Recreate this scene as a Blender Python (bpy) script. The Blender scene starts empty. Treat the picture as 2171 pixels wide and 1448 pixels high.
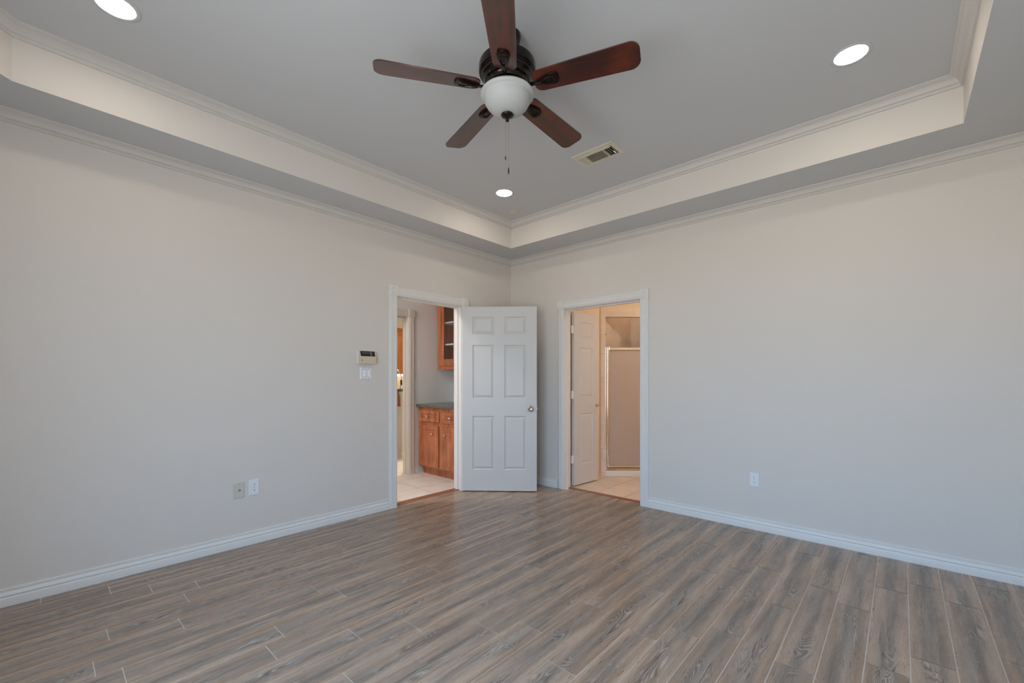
import bpy, bmesh, math, random
from mathutils import Vector, Matrix

C = bpy.context.scene.collection
S = bpy.context.scene
PI = math.pi

# ------------------------------------------------------------------ camera, world, light, exposure
FPX = 910.5
cam_d = bpy.data.cameras.new('camera')
cam = bpy.data.objects.new('camera', cam_d); C.objects.link(cam)
cam.location = (3.600, -3.945, 1.23)
cam.rotation_euler = (PI/2, 0, math.atan2(0.672, 0.741))
cam_d.sensor_width = 36.0
cam_d.lens = FPX/2171*36.0
cam_d.shift_y = (804-724)/2171
cam_d.clip_start = 0.02
S.camera = cam

W = bpy.data.worlds.new('world'); S.world = W; W.use_nodes = True
wn = W.node_tree.nodes; wl = W.node_tree.links
bg = wn['Background']
# open sky above the horizon, sunlit pale ground below it
tc = wn.new('ShaderNodeTexCoord'); sx = wn.new('ShaderNodeSeparateXYZ'); mr = wn.new('ShaderNodeMapRange'); mxc = wn.new('ShaderNodeMix')
mxc.data_type = 'RGBA'; mr.inputs[1].default_value = -0.05; mr.inputs[2].default_value = 0.08
wl.new(tc.outputs['Generated'], sx.inputs[0]); wl.new(sx.outputs[2], mr.inputs[0]); wl.new(mr.outputs[0], mxc.inputs[0])
mxc.inputs[6].default_value = (0.66, 0.65, 0.64, 1)
mxc.inputs[7].default_value = (0.44, 0.70, 1.06, 1)
wl.new(mxc.outputs[2], bg.inputs['Color'])
bg.inputs['Strength'].default_value = 13.3

S.view_settings.view_transform = 'Standard'
S.view_settings.look = 'None'
S.view_settings.gamma = 1
S.view_settings.use_curve_mapping = False
S.view_settings.exposure = 0.0
S.cycles.max_bounces = 12
S.cycles.diffuse_bounces = 8
S.cycles.glossy_bounces = 5
S.cycles.transparent_max_bounces = 12
S.cycles.caustics_reflective = False
S.cycles.caustics_refractive = False
S.cycles.sample_clamp_indirect = 6.0

LAMP = 51.0          # radiance of the downlight lenses
KITCHEN = 210.0
HALL_FILL = 205.0
BATH = 66.0

# room measures (metres): corner of the two visible walls at the origin
XR, YF = 4.27, -4.72          # right wall, window wall
ZL, ZU = 2.685, 2.960         # soffit and tray ceilings
TX0, TX1, TY0, TY1 = 0.385, 3.862, -0.412, -4.31   # tray outline
WT = 0.12
ZH = 2.66                     # ceilings of the rooms beyond

# ------------------------------------------------------------------ helpers
class B:
    def __init__(s): s.bm = bmesh.new(); s.M = Matrix.Identity(4)
    def v(s, p): return s.bm.verts.new(s.M @ Vector(p))
    def face(s, vs):
        try: return s.bm.faces.new(vs)
        except ValueError: return None
    def quad(s, a, b, c, d): return s.face([s.v(a), s.v(b), s.v(c), s.v(d)])
    def box(s, x0, x1, y0, y1, z0, z1, bev=0.0):
        vs = [s.v((x, y, z)) for x in (x0, x1) for y in (y0, y1) for z in (z0, z1)]
        fs = [s.face([vs[i] for i in q]) for q in ((0,1,3,2),(4,6,7,5),(0,4,5,1),(2,3,7,6),(0,2,6,4),(1,5,7,3))]
        if bev:
            es = {e for f in fs for e in f.edges}
            bmesh.ops.bevel(s.bm, geom=list(es), offset=bev, segments=2, affect='EDGES', profile=0.6)
        return s
    def lathe(s, prof, n=48, c=(0, 0, 0), axis='z', cap=True):
        def P(r, h, a):
            x, y = r*math.cos(a), r*math.sin(a)
            q = {'z': (x, y, h), 'x': (h, x, y), 'y': (x, h, y)}[axis]
            return (c[0]+q[0], c[1]+q[1], c[2]+q[2])
        rings = []
        for r, h in prof:
            if r < 1e-6: rings.append([s.v(P(0, h, 0))])
            else: rings.append([s.v(P(r, h, 2*PI*i/n)) for i in range(n)])
        for a, b in zip(rings, rings[1:]):
            for i in range(n):
                j = (i+1) % n
                if len(a) == 1 and len(b) == 1: continue
                if len(a) == 1: s.face([a[0], b[j], b[i]])
                elif len(b) == 1: s.face([a[i], a[j], b[0]])
                else: s.face([a[i], a[j], b[j], b[i]])
        if cap:
            for r in (rings[0], rings[-1]):
                if len(r) > 2: s.face(r)
        return s
    def tube(s, pts, r, n=12, closed=False):
        pts = [Vector(p) for p in pts]; m = len(pts); rings = []
        for i, p in enumerate(pts):
            a = pts[i-1] if (i > 0 or closed) else p
            b = pts[(i+1) % m] if (i < m-1 or closed) else p
            t = (b-a).normalized()
            up = Vector((0, 0, 1)) if abs(t.z) < 0.95 else Vector((1, 0, 0))
            u = t.cross(up).normalized(); w = u.cross(t)
            rr = r[i] if isinstance(r, (list, tuple)) else r
            rings.append([s.v(p+(u*math.cos(2*PI*k/n)+w*math.sin(2*PI*k/n))*rr) for k in range(n)])
        seq = list(zip(rings, rings[1:]))
        if closed: seq.append((rings[-1], rings[0]))
        for a, b in seq:
            for k in range(n):
                s.face([a[k], a[(k+1) % n], b[(k+1) % n], b[k]])
        if not closed: s.face(rings[0]); s.face(rings[-1])
        return s
    def prism(s, poly, h0, h1, axis='z', bev=0.0):
        def P(a, b, h): return {'z': (a, b, h), 'x': (h, a, b), 'y': (a, h, b)}[axis]
        lo = [s.v(P(a, b, h0)) for a, b in poly]; hi = [s.v(P(a, b, h1)) for a, b in poly]
        n = len(poly)
        f0 = s.face(lo); f1 = s.face(hi)
        for i in range(n):
            j = (i+1) % n
            s.face([lo[i], lo[j], hi[j], hi[i]])
        if bev:
            es = list(f0.edges)+list(f1.edges)
            bmesh.ops.bevel(s.bm, geom=es, offset=bev, segments=2, affect='EDGES')
        return s
    def sphere(s, c, r, n=16):
        k = n//2
        return s.lathe([(r*math.sin(PI*i/k), -r*math.cos(PI*i/k)) for i in range(k+1)], n=n, c=c, cap=False)

def obj(name, b, mat, parent=None, smooth=0.0, loc=None):
    bm = b.bm
    bmesh.ops.recalc_face_normals(bm, faces=bm.faces)
    me = bpy.data.meshes.new(name); bm.to_mesh(me); bm.free()
    me.materials.append(mat)
    if smooth:
        for p in me.polygons: p.use_smooth = True
        try: me.set_sharp_from_angle(angle=math.radians(smooth))
        except Exception: pass
    o = bpy.data.objects.new(name, me); C.objects.link(o)
    if loc: o.location = loc
    if parent: o.parent = parent
    return o

def tag(o, label=None, cat=None, group=None, kind=None):
    if label: o['label'] = label
    if cat: o['category'] = cat
    if group: o['group'] = group
    if kind: o['kind'] = kind
    return o

def empty(name, loc=(0, 0, 0), rz=0.0):
    o = bpy.data.objects.new(name, None); C.objects.link(o)
    o.location = loc; o.rotation_euler = (0, 0, rz); o.empty_display_size = 0.05
    return o

def dup(root, loc=None, rz=None, label=None):
    r = root.copy(); C.objects.link(r)
    if loc is not None: r.location = loc
    if rz is not None: r.rotation_euler = (0, 0, rz)
    if label: r['label'] = label
    for ch in list(root.children):
        c = ch.copy(); C.objects.link(c); c.parent = r
        for g in list(ch.children):
            d = g.copy(); C.objects.link(d); d.parent = c
    return r

def hexc(r, g, b):
    f = lambda c: ((c/255+0.055)/1.055)**2.4 if c/255 > 0.04045 else c/255/12.92
    return (f(r), f(g), f(b), 1)

# ------------------------------------------------------------------ materials
class NT:
    def __init__(s, name):
        s.m = bpy.data.materials.new(name); s.m.use_nodes = True
        s.n = s.m.node_tree.nodes; s.l = s.m.node_tree.links
        s.p = s.n['Principled BSDF']; s.out = s.n['Material Output']
    def node(s, t, **k):
        x = s.n.new(t)
        for a, b in k.items(): setattr(x, a, b)
        return x
    def link(s, a, b): s.l.new(a, b)
    def val(s, sock, x):
        if hasattr(x, 'is_output') or isinstance(x, bpy.types.NodeSocket): s.l.new(x, sock)
        else: sock.default_value = x
    def math(s, op, a, b=None, c=None, clamp=False):
        x = s.node('ShaderNodeMath', operation=op, use_clamp=clamp)
        s.val(x.inputs[0], a)
        if b is not None: s.val(x.inputs[1], b)
        if c is not None: s.val(x.inputs[2], c)
        return x.outputs[0]
    def mix(s, f, a, b, blend='MIX'):
        x = s.node('ShaderNodeMix', data_type='RGBA', blend_type=blend)
        s.val(x.inputs[0], f); s.val(x.inputs[6], a); s.val(x.inputs[7], b)
        return x.outputs[2]
    def ramp(s, f, lo, hi, a=0.0, b=1.0, smooth=True):
        x = s.node('ShaderNodeMapRange', interpolation_type='SMOOTHSTEP' if smooth else 'LINEAR')
        s.val(x.inputs[0], f); x.inputs[1].default_value = lo; x.inputs[2].default_value = hi
        x.inputs[3].default_value = a; x.inputs[4].default_value = b
        return x.outputs[0]
    def coord(s, which='Object'):
        return s.node('ShaderNodeTexCoord').outputs[which]
    def noise(s, vec, scale, detail=3.0, rough=0.55, dist=0.0):
        x = s.node('ShaderNodeTexNoise')
        s.link(vec, x.inputs['Vector']); x.inputs['Scale'].default_value = scale
        x.inputs['Detail'].default_value = detail; x.inputs['Roughness'].default_value = rough
        x.inputs['Distortion'].default_value = dist
        return x.outputs['Fac']
    def mapping(s, vec, scale=(1, 1, 1), loc=(0, 0, 0)):
        x = s.node('ShaderNodeMapping'); s.link(vec, x.inputs[0])
        x.inputs['Scale'].default_value = scale; x.inputs['Location'].default_value = loc
        return x.outputs[0]
    def bump(s, h, strength=0.2, dist=0.002):
        x = s.node('ShaderNodeBump'); x.inputs['Strength'].default_value = strength
        x.inputs['Distance'].default_value = dist
        s.link(h, x.inputs['Height']); s.link(x.outputs[0], s.p.inputs['Normal'])
    def set(s, **k):
        for a, b in k.items(): s.val(s.p.inputs[a.replace('_', ' ')], b)
        return s

def plain(name, col, rough=0.5, metal=0.0, var=0.04, vscale=6.0, bump=0.0, bscale=60.0, spec=0.5, coat=0.0):
    t = NT(name)
    n = t.noise(t.coord(), vscale, 4.0)
    dark = tuple(c*(1-var) for c in col[:3])+(1,); lite = tuple(min(1, c*(1+var)) for c in col[:3])+(1,)
    t.set(Base_Color=t.mix(n, dark, lite), Roughness=rough, Metallic=metal, Specular_IOR_Level=spec)
    if coat: t.set(Coat_Weight=coat, Coat_Roughness=0.12)
    if bump: t.bump(t.noise(t.coord(), bscale, 5.0), bump, 0.002)
    return t.m

M = {}
M['wall'] = plain('wall_paint', hexc(222, 215, 207), 0.62, bump=0.10, bscale=90, var=0.012, vscale=2, spec=0.3)
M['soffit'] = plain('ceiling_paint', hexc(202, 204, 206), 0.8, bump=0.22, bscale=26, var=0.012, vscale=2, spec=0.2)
M['trim'] = plain('trim_paint', hexc(230, 227, 223), 0.38, var=0.01)
M['crown'] = plain('crown_paint', hexc(212, 208, 203), 0.5, var=0.01, spec=0.3)
M['door'] = plain('door_paint', hexc(206, 204, 201), 0.42, var=0.01)
M['hall_trim'] = plain('hall_trim_paint', hexc(206, 200, 193), 0.45, var=0.01)
M['hall_wall'] = plain('hall_paint', hexc(222, 220, 217), 0.7, var=0.015, vscale=2)
M['bath_wall'] = plain('bath_paint', hexc(232, 214, 188), 0.7, var=0.015, vscale=2)
M['kitchen_wall'] = plain('kitchen_paint', hexc(214, 208, 196), 0.7, var=0.015, vscale=2)
M['backsplash'] = plain('backsplash_tile', hexc(228, 204, 160), 0.4, var=0.06, vscale=12)
M['plastic'] = plain('white_plastic', hexc(232, 233, 236), 0.35, var=0.01)
M['plastic_lite'] = plain('bright_plastic', hexc(246, 246, 246), 0.3, var=0.01)
M['almond'] = plain('almond_plastic', hexc(208, 203, 190), 0.4, var=0.01)
M['beige'] = plain('beige_plastic', hexc(214, 199, 170), 0.45, var=0.02)
M['black'] = plain('black_plastic', hexc(34, 31, 29), 0.3, var=0.05)
M['dark'] = plain('dark_recess', hexc(22, 20, 18), 0.8, var=0.1)
M['grey_mark'] = plain('grey_mark', hexc(150, 146, 142), 0.5)
M['chrome'] = plain('chrome', hexc(225, 222, 218), 0.14, 1.0, var=0.01)
M['nickel'] = plain('satin_nickel', hexc(205, 198, 188), 0.24, 1.0, var=0.02)
M['bronze'] = plain('oiled_bronze', hexc(30, 21, 17), 0.18, 0.5, var=0.25, vscale=9, spec=0.6)
M['vent'] = plain('vent_enamel', hexc(214, 207, 188), 0.45, var=0.02)
M['grout_white'] = plain('curb_tile', hexc(226, 214, 202), 0.35, var=0.03)
M['strip'] = plain('threshold_wood', hexc(142, 88, 66), 0.4, var=0.15, vscale=30)
M['faint'] = plain('patch_mark', hexc(205, 200, 194), 0.7, var=0.02)

def emissive(name, col, strength):
    t = NT(name)
    t.set(Base_Color=(0.8, 0.8, 0.8, 1), Emission_Color=col, Emission_Strength=strength)
    return t.m
M['lens'] = emissive('lamp_lens', (1.0, 0.90, 0.77, 1), LAMP)
M['kitchen_lens'] = emissive('kitchen_lens', (1.0, 0.86, 0.66, 1), KITCHEN)
M['hall_fill_lens'] = emissive('hall_fill_lens', (1.0, 0.97, 0.94, 1), HALL_FILL)
M['strip_lens'] = emissive('strip_lens', (1.0, 0.92, 0.80, 1), 2.0)
M['bath_lens'] = emissive('bath_lens', (1.0, 0.95, 0.88, 1), BATH)

def m_bowl():
    t = NT('frosted_glass_bowl')
    t.set(Base_Color=hexc(184, 185, 184), Roughness=0.5, Subsurface_Weight=0.25, Specular_IOR_Level=0.3)
    t.p.inputs['Subsurface Radius'].default_value = (0.03, 0.03, 0.03)
    n = t.noise(t.coord(), 14, 3); t.bump(n, 0.04, 0.002)
    return t.m
M['bowl'] = m_bowl()

def m_wood(name, c_dark, c_mid, c_lite, axis, rough=0.35, coat=0.3, k=1.0, coat_ior=1.5):
    t = NT(name)
    co = t.coord()
    info = t.node('ShaderNodeObjectInfo').outputs['Random']
    add = t.node('ShaderNodeVectorMath', operation='ADD'); t.link(co, add.inputs[0])
    cx = t.node('ShaderNodeCombineXYZ')
    for i in range(3): t.link(t.math('MULTIPLY', info, 7.3+3*i), cx.inputs[i])
    t.link(cx.outputs[0], add.inputs[1])
    sc = {'x': (1.6, 22, 22), 'y': (22, 1.6, 22), 'z': (22, 22, 1.6)}[axis]
    v = t.mapping(add.outputs[0], scale=sc)
    n1 = t.noise(v, 1.0*k, 5, 0.6, 0.6)
    n2 = t.noise(v, 5.0*k, 4, 0.6)
    n3 = t.noise(add.outputs[0], 5.0, 3)
    f = t.ramp(n1, 0.3, 0.7)
    c = t.mix(f, c_dark, c_mid)
    c = t.mix(t.math('MULTIPLY', t.ramp(n3, 0.45, 0.75), 0.55), c, c_lite)
    c = t.mix(t.math('MULTIPLY', t.ramp(n2, 0.5, 0.8), 0.45), c, c_dark)
    t.set(Base_Color=c, Roughness=rough, Coat_Weight=coat, Coat_Roughness=0.2, Coat_IOR=coat_ior)
    return t.m
M['cherry'] = m_wood('cherry_cabinet_wood', hexc(138, 77, 47), hexc(182, 110, 74), hexc(196, 126, 88), 'z', 0.4, 0.2)
M['honey'] = m_wood('honey_oak_wood', hexc(116, 66, 26), hexc(150, 90, 38), hexc(160, 100, 46), 'z', 0.45, 0.1)
M['blade'] = m_wood('mahogany_blade_wood', hexc(22, 4, 3), hexc(76, 10, 5), hexc(110, 42, 12), 'x', 0.30, 0.75, 1.0, 1.65)

def m_granite():
    t = NT('granite')
    n = t.noise(t.coord(), 90, 6, 0.7); n2 = t.noise(t.coord(), 22, 4)
    c = t.mix(t.ramp(n, 0.35, 0.68), hexc(62, 62, 58), hexc(128, 124, 116))
    c = t.mix(t.math('MULTIPLY', n2, 0.5), c, hexc(86, 88, 82))
    t.set(Base_Color=c, Roughness=0.22)
    return t.m
M['granite'] = m_granite()

def m_tile(name, col, grout, size, off, vertical=False, rough=0.35, gw=0.006):
    t = NT(name)
    geo = t.node('ShaderNodeNewGeometry').outputs['Position']
    sep = t.node('ShaderNodeSeparateXYZ'); t.link(geo, sep.inputs[0])
    if vertical:
        a = t.math('ADD', sep.outputs[0], sep.outputs[1]); b = sep.outputs[2]
    else: a, b = sep.outputs[0], sep.outputs[1]
    def cell(x, o):
        u = t.math('DIVIDE', t.math('SUBTRACT', x, o), size)
        fr = t.math('FRACT', u)
        e = t.math('MINIMUM', fr, t.math('SUBTRACT', 1.0, fr))
        return t.math('FLOOR', u), e
    ua, ea = cell(a, off[0]); ub, eb = cell(b, off[1])
    e = t.math('MINIMUM', ea, eb)
    g = t.ramp(e, gw/size*0.4, gw/size*0.75)
    cx = t.node('ShaderNodeCombineXYZ'); t.link(ua, cx.inputs[0]); t.link(ub, cx.inputs[1])
    wnz = t.node('ShaderNodeTexWhiteNoise', noise_dimensions='3D'); t.link(cx.outputs[0], wnz.inputs[0])
    n = t.noise(geo, 7, 5, 0.6)
    c1 = t.mix(t.ramp(n, 0.3, 0.7), tuple(x*0.88 for x in col[:3])+(1,), col)
    c1 = t.mix(t.math('MULTIPLY', wnz.outputs[0], 0.25), c1, tuple(x*0.82 for x in col[:3])+(1,))
    t.set(Base_Color=t.mix(g, grout, c1), Roughness=rough)
    t.bump(g, 0.4, 0.002)
    return t.m
M['hall_tile'] = m_tile('hall_floor_tile', hexc(240, 230, 221), hexc(168, 150, 136), 0.435, (-0.015, -0.19))
M['bath_tile'] = m_tile('bath_floor_tile', hexc(230, 210, 188), hexc(168, 140, 116), 0.305, (1.46, 0.12))
M['shower_tile'] = m_tile('shower_wall_tile', hexc(220, 200, 178), hexc(206, 186, 164), 0.21, (0.0, 0.07), True, 0.4, 0.004)
M['surround_tile'] = m_tile('surround_tile', hexc(228, 210, 192), hexc(206, 182, 160), 0.30, (0.0, 0.05), True, 0.35, 0.004)

def m_glass(name, tint, alpha, rough):
    t = NT(name)
    tr = t.node('ShaderNodeBsdfTransparent'); tr.inputs[0].default_value = tint
    gl = t.node('ShaderNodeBsdfGlossy'); gl.inputs['Roughness'].default_value = rough
    mx = t.node('ShaderNodeMixShader'); mx.inputs[0].default_value = alpha
    t.link(tr.outputs[0], mx.inputs[1]); t.link(gl.outputs[0], mx.inputs[2])
    t.link(mx.outputs[0], t.out.inputs[0])
    return t.m
M['glass'] = m_glass('clear_glass', (0.95, 0.97, 0.97, 1), 0.06, 0.02)

def m_obscure():
    t = NT('obscure_glass')
    df = t.node('ShaderNodeBsdfTranslucent'); df.inputs[0].default_value = hexc(236, 222, 206)
    d2 = t.node('ShaderNodeBsdfDiffuse'); d2.inputs[0].default_value = hexc(226, 208, 192)
    gl = t.node('ShaderNodeBsdfGlossy'); gl.inputs['Roughness'].default_value = 0.35
    tr = t.node('ShaderNodeBsdfTransparent'); tr.inputs[0].default_value = (0.85, 0.8, 0.75, 1)
    a = t.node('ShaderNodeMixShader'); a.inputs[0].default_value = 0.55
    t.link(df.outputs[0], a.inputs[1]); t.link(d2.outputs[0], a.inputs[2])
    b = t.node('ShaderNodeMixShader'); b.inputs[0].default_value = 0.10
    t.link(a.outputs[0], b.inputs[1]); t.link(gl.outputs[0], b.inputs[2])
    c = t.node('ShaderNodeMixShader'); c.inputs[0].default_value = 0.12
    t.link(b.outputs[0], c.inputs[1]); t.link(tr.outputs[0], c.inputs[2])
    vor = t.node('ShaderNodeTexVoronoi'); vor.inputs['Scale'].default_value = 70
    t.link(t.coord(), vor.inputs['Vector'])
    bp = t.node('ShaderNodeBump'); bp.inputs['Strength'].default_value = 0.3; bp.inputs['Distance'].default_value = 0.003
    t.link(vor.outputs['Distance'], bp.inputs['Height'])
    for x in (d2, gl): t.link(bp.outputs[0], x.inputs['Normal'])
    t.link(c.outputs[0], t.out.inputs[0])
    return t.m
M['obscure'] = m_obscure()

def m_planks():
    t = NT('wood_look_planks')
    uv = t.node('ShaderNodeUVMap', uv_map='local').outputs[0]
    rd = t.node('ShaderNodeUVMap', uv_map='seed').outputs[0]
    s1 = t.node('ShaderNodeSeparateXYZ'); t.link(uv, s1.inputs[0])
    s2 = t.node('ShaderNodeSeparateXYZ'); t.link(rd, s2.inputs[0])
    u, v = s1.outputs[0], s1.outputs[1]; ra, rb = s2.outputs[0], s2.outputs[1]
    def vec(su, sv, k):
        cx = t.node('ShaderNodeCombineXYZ')
        t.link(t.math('MULTIPLY', u, su), cx.inputs[0]); t.link(t.math('MULTIPLY', v, sv), cx.inputs[1])
        t.link(t.math('MULTIPLY', ra, k), cx.inputs[2])
        return cx.outputs[0]
    # wander of the dark heart band
    wob = t.noise(vec(2.2, 0.5, 31), 1.0, 2)
    vc = t.math('ADD', v, t.math('MULTIPLY', t.math('SUBTRACT', wob, 0.5), 0.10))
    heart = t.ramp(t.math('ABSOLUTE', vc), 0.012, 0.062, 1.0, 0.0)
    streak = t.noise(vec(1.5, 26, 17), 1.0, 4, 0.6, 0.4)
    cloud = t.noise(vec(3.0, 10, 53), 1.0, 3, 0.5)
    fine = t.noise(vec(11, 300, 71), 1.0, 4, 0.7)
    warm = t.mix(t.ramp(streak, 0.3, 0.7), hexc(160, 132, 110), hexc(198, 170, 147))
    grey = t.mix(t.ramp(streak, 0.3, 0.7), hexc(122, 108, 97), hexc(170, 153, 138))
    f = t.math('MULTIPLY', heart, t.ramp(cloud, 0.25, 0.55, 0.25, 1.0))
    col = t.mix(f, warm, grey)
    col = t.mix(t.math('MULTIPLY', t.ramp(rb, 0.0, 1.0), 0.22), col, hexc(130, 114, 102))
    # cathedral rings where the heart band surfaces
    hgt = t.noise(vec(1.9, 11, 23), 1.0, 1.8, 0.35, 0.6)
    ring = t.math('SINE', t.math('MULTIPLY', hgt, 165.0))
    line = t.ramp(ring, 0.55, 0.98)
    dline = t.ramp(ring, -0.9, -0.4, 1.0, 0.0)
    patch = t.ramp(t.noise(vec(3.0, 5, 91), 1.0, 2), 0.48, 0.60)
    msk = t.math('MULTIPLY', t.math('MULTIPLY', patch, heart), t.ramp(fine, 0.25, 0.5, 0.45, 1.0))
    col = t.mix(t.math('MULTIPLY', msk, t.math('MULTIPLY', line, 0.50)), col, hexc(204, 196, 189))
    col = t.mix(t.math('MULTIPLY', msk, t.math('MULTIPLY', dline, 0.50)), col, hexc(62, 54, 49))
    # pores
    pore = t.ramp(fine, 0.57, 0.70)
    col = t.mix(t.math('MULTIPLY', pore, 0.42), col, hexc(70, 58, 50))
    dash = t.ramp(t.noise(vec(16, 150, 37), 1.0, 2, 0.5, 0.6), 0.64, 0.72)
    col = t.mix(t.math('MULTIPLY', dash, 0.55), col, hexc(70, 60, 54))
    col = t.mix(t.math('MULTIPLY', t.ramp(fine, 0.24, 0.40, 1.0, 0.0), 0.22), col, hexc(196, 182, 170))
    # grout: everything outside the plank rectangle lies on the base slab, own mesh face with v = 9
    isg = t.math('GREATER_THAN', v, 5.0)
    col = t.mix(isg, col, hexc(236, 222, 208))
    t.set(Base_Color=col, Roughness=t.math('ADD', 0.20, t.math('MULTIPLY', fine, 0.16)), Specular_IOR_Level=0.5)
    h = t.math('ADD', t.math('MULTIPLY', msk, t.math('MULTIPLY', line, 0.5)), t.math('MULTIPLY', fine, 0.35))
    t.bump(h, 0.12, 0.0015)
    return t.m
M['planks'] = m_planks()

# ------------------------------------------------------------------ floor: every plank a face on one slab
JOINTS = {0: -3.938, 1: -2.735, 2: -2.571, 3: -2.375, 4: -1.525, 5: -2.79, 6: -2.531, 7: -1.925, 8: -2.775, 9: -2.225,
          10: -2.311, 11: -1.99, 12: -1.76, 13: -2.158, 14: -2.456, 15: -2.305, 16: -1.926, 17: -1.519, 18: -1.992,
          19: -1.836, 20: -1.70, 21: -1.243, 22: -1.782, 23: -0.995, 24: -1.533, 25: -1.345, 26: -0.566, 27: -1.106,
          28: -0.75, 29: -1.2}
def build_floor():
    rnd = random.Random(5)
    b = B(); bm = b.bm
    L1 = bm.loops.layers.uv.new('local'); L2 = bm.loops.layers.uv.new('seed')
    def put(x0, x1, y0, y1, z, uvf, seed):
        vs = [bm.verts.new(p) for p in ((x0, y0, z), (x1, y0, z), (x1, y1, z), (x0, y1, z))]
        f = bm.faces.new(vs)
        for lp in f.loops:
            lp[L1].uv = uvf(lp.vert.co.x, lp.vert.co.y); lp[L2].uv = seed
    g = 0.0022
    X0, X1, Y0, Y1 = -0.03, XR, YF, 0.0
    P = 0.9305
    for k in range(30):
        a = 0.105+0.1468*(k-1); c = a+0.1468; xm = (a+c)/2
        a2, c2 = max(a, X0)+g, min(c, X1)-g
        if c2 <= a2: continue
        y = JOINTS[k]
        while y > Y0: y -= P
        while y < 0.0:
            # the strips that run on into the two doorways
            y1 = y+P
            ya, yb = max(y, Y0)+g, min(y1, Y1)-g
            sd = (rnd.random(), rnd.random())
            if yb > ya:
                put(a2, c2, ya, yb, 0.0, lambda px, py, xm=xm, y=y: (py-y, px-xm), sd)
            if y1 > 0 and xm > 0.80 and xm < 1.72:
                put(a2, c2, 0.0, 0.055, 0.0, lambda px, py, xm=xm, y=y: (py-y, px-xm), sd)
            y = y1
    put(X0-0.01, X1, Y0, 0.06, -0.0022, lambda x, y: (0, 9.0), (0, 0))
    return tag(obj('floor', b, M['planks']), 'grey brown wood look plank floor of the bedroom', 'floor', kind='structure')
build_floor()

# ------------------------------------------------------------------ walls of the room
def struct(name, b, mat, label=None, cat=None, smooth=0):
    o = obj(name, b, mat, smooth=smooth)
    return tag(o, label, cat, kind='structure')

HT = ZU+0.10
LO0, LO1, LZ = -1.625, -0.808, 2.03      # left doorway
BO0, BO1, BZ = 0.808, 1.712, 2.012       # doorway in the second wall
b = B()
b.box(-WT, 0, YF-0.12, LO0, -0.02, HT); b.box(-WT, 0, LO1, WT, -0.02, HT); b.box(-WT, 0, LO0, LO1, LZ, HT)
struct('wall_left', b, M['wall'], 'warm off white wall with thermostat beside the hallway doorway', 'wall')
b = B()
b.box(0, BO0, 0, WT, -0.02, HT); b.box(BO1, XR+WT, 0, WT, -0.02, HT); b.box(BO0, BO1, 0, WT, BZ, HT)
struct('wall_back', b, M['wall'], 'plain off white wall with one outlet beyond the bathroom doorway', 'wall')
b = B(); b.box(XR, XR+WT, YF-0.12, 0, -0.02, HT)
struct('wall_right', b, M['wall'], 'blank off white side wall of the bedroom', 'wall')
WINS = [(1.92, 2.90), (3.04, 4.02)]; WZ0, WZ1 = 0.35, 2.35
b = B()
b.box(0, WINS[0][0], YF-0.12, YF, -0.02, HT); b.box(WINS[0][1], WINS[1][0], YF-0.12, YF, -0.02, HT); b.box(WINS[1][1], XR, YF-0.12, YF, -0.02, HT)
for x0, x1 in WINS:
    b.box(x0, x1, YF-0.12, YF, -0.02, WZ0); b.box(x0, x1, YF-0.12, YF, WZ1, HT)
struct('wall_front', b, M['wall'], 'window wall of the bedroom', 'wall')

for i, (x0, x1) in enumerate(WINS):
    w = tag(empty('window_%d' % (i+1), ((x0+x1)/2, YF-0.06, WZ0)), 'white framed window letting daylight into the bedroom', 'window', kind='structure')
    h = (x1-x0)/2; H = WZ1-WZ0
    b = B(); e = 0.05
    b.box(-h, -h+e, -0.05, 0.055, 0, H); b.box(h-e, h, -0.05, 0.055, 0, H)
    b.box(-h+e, h-e, -0.05, 0.055, 0, e); b.box(-h+e, h-e, -0.05, 0.055, H-e, H)
    b.box(-h+e, h-e, -0.03, 0.03, H/2-0.02, H/2+0.02)
    obj('window_frame', b, M['trim'], w)
    b = B(); b.box(-h+e, h-e, -0.004, 0.004, e, H-e); obj('window_pane', b, M['glass'], w)
    b = B(); b.box(-h-0.03, h+0.03, 0.0605, 0.13, -0.03, 0.0, 0.004); obj('window_sill', b, M['trim'], w)
    ld = bpy.data.lights.new('window_portal', 'AREA'); ld.shape = 'RECTANGLE'; ld.size = x1-x0; ld.size_y = H
    ld.cycles.is_portal = True
    lo = bpy.data.objects.new('window_portal', ld); C.objects.link(lo)
    lo.location = ((x0+x1)/2, YF-0.13, (WZ0+WZ1)/2); lo.rotation_euler = (PI/2, 0, 0)

# ------------------------------------------------------------------ tray ceiling
CH = 0.278
TRAY = [(TX0, TY0), (TX0, TY1+CH), (TX0+CH, TY1), (TX1, TY1), (TX1, TY0)]      # counter-clockwise from the far corner
ROOM = [(0, 0), (0, YF), (XR, YF), (XR, 0)]
def ceiling_mesh():
    b = B()
    # soffit ring as quads, vertical tray faces, upper panel
    tl = [b.v((x, y, ZL)) for x, y in TRAY]; tu = [b.v((x, y, ZU)) for x, y in TRAY]
    rm = [b.v((x, y, ZL)) for x, y in ROOM]
    b.face([rm[0], rm[1], tl[1], tl[0]]); b.face([rm[1], tl[2], tl[1]]); b.face([rm[1], rm[2], tl[3], tl[2]])
    b.face([rm[2], rm[3], tl[4], tl[3]]); b.face([rm[3], rm[0], tl[0], tl[4]])
    for i in range(5):
        j = (i+1) % 5
        f = b.face([tl[i], tl[j], tu[j], tu[i]])
        f.material_index = 1
    b.face(tu)
    # roof slab above so that no sky leaks in
    top = b.box(-WT, XR+WT, YF-0.12, WT, ZU+0.04, ZU+0.12)
    return b
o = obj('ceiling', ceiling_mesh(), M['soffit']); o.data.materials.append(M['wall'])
tag(o, 'tray ceiling with recessed centre panel and lower soffit', 'ceiling', kind='structure')
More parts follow.
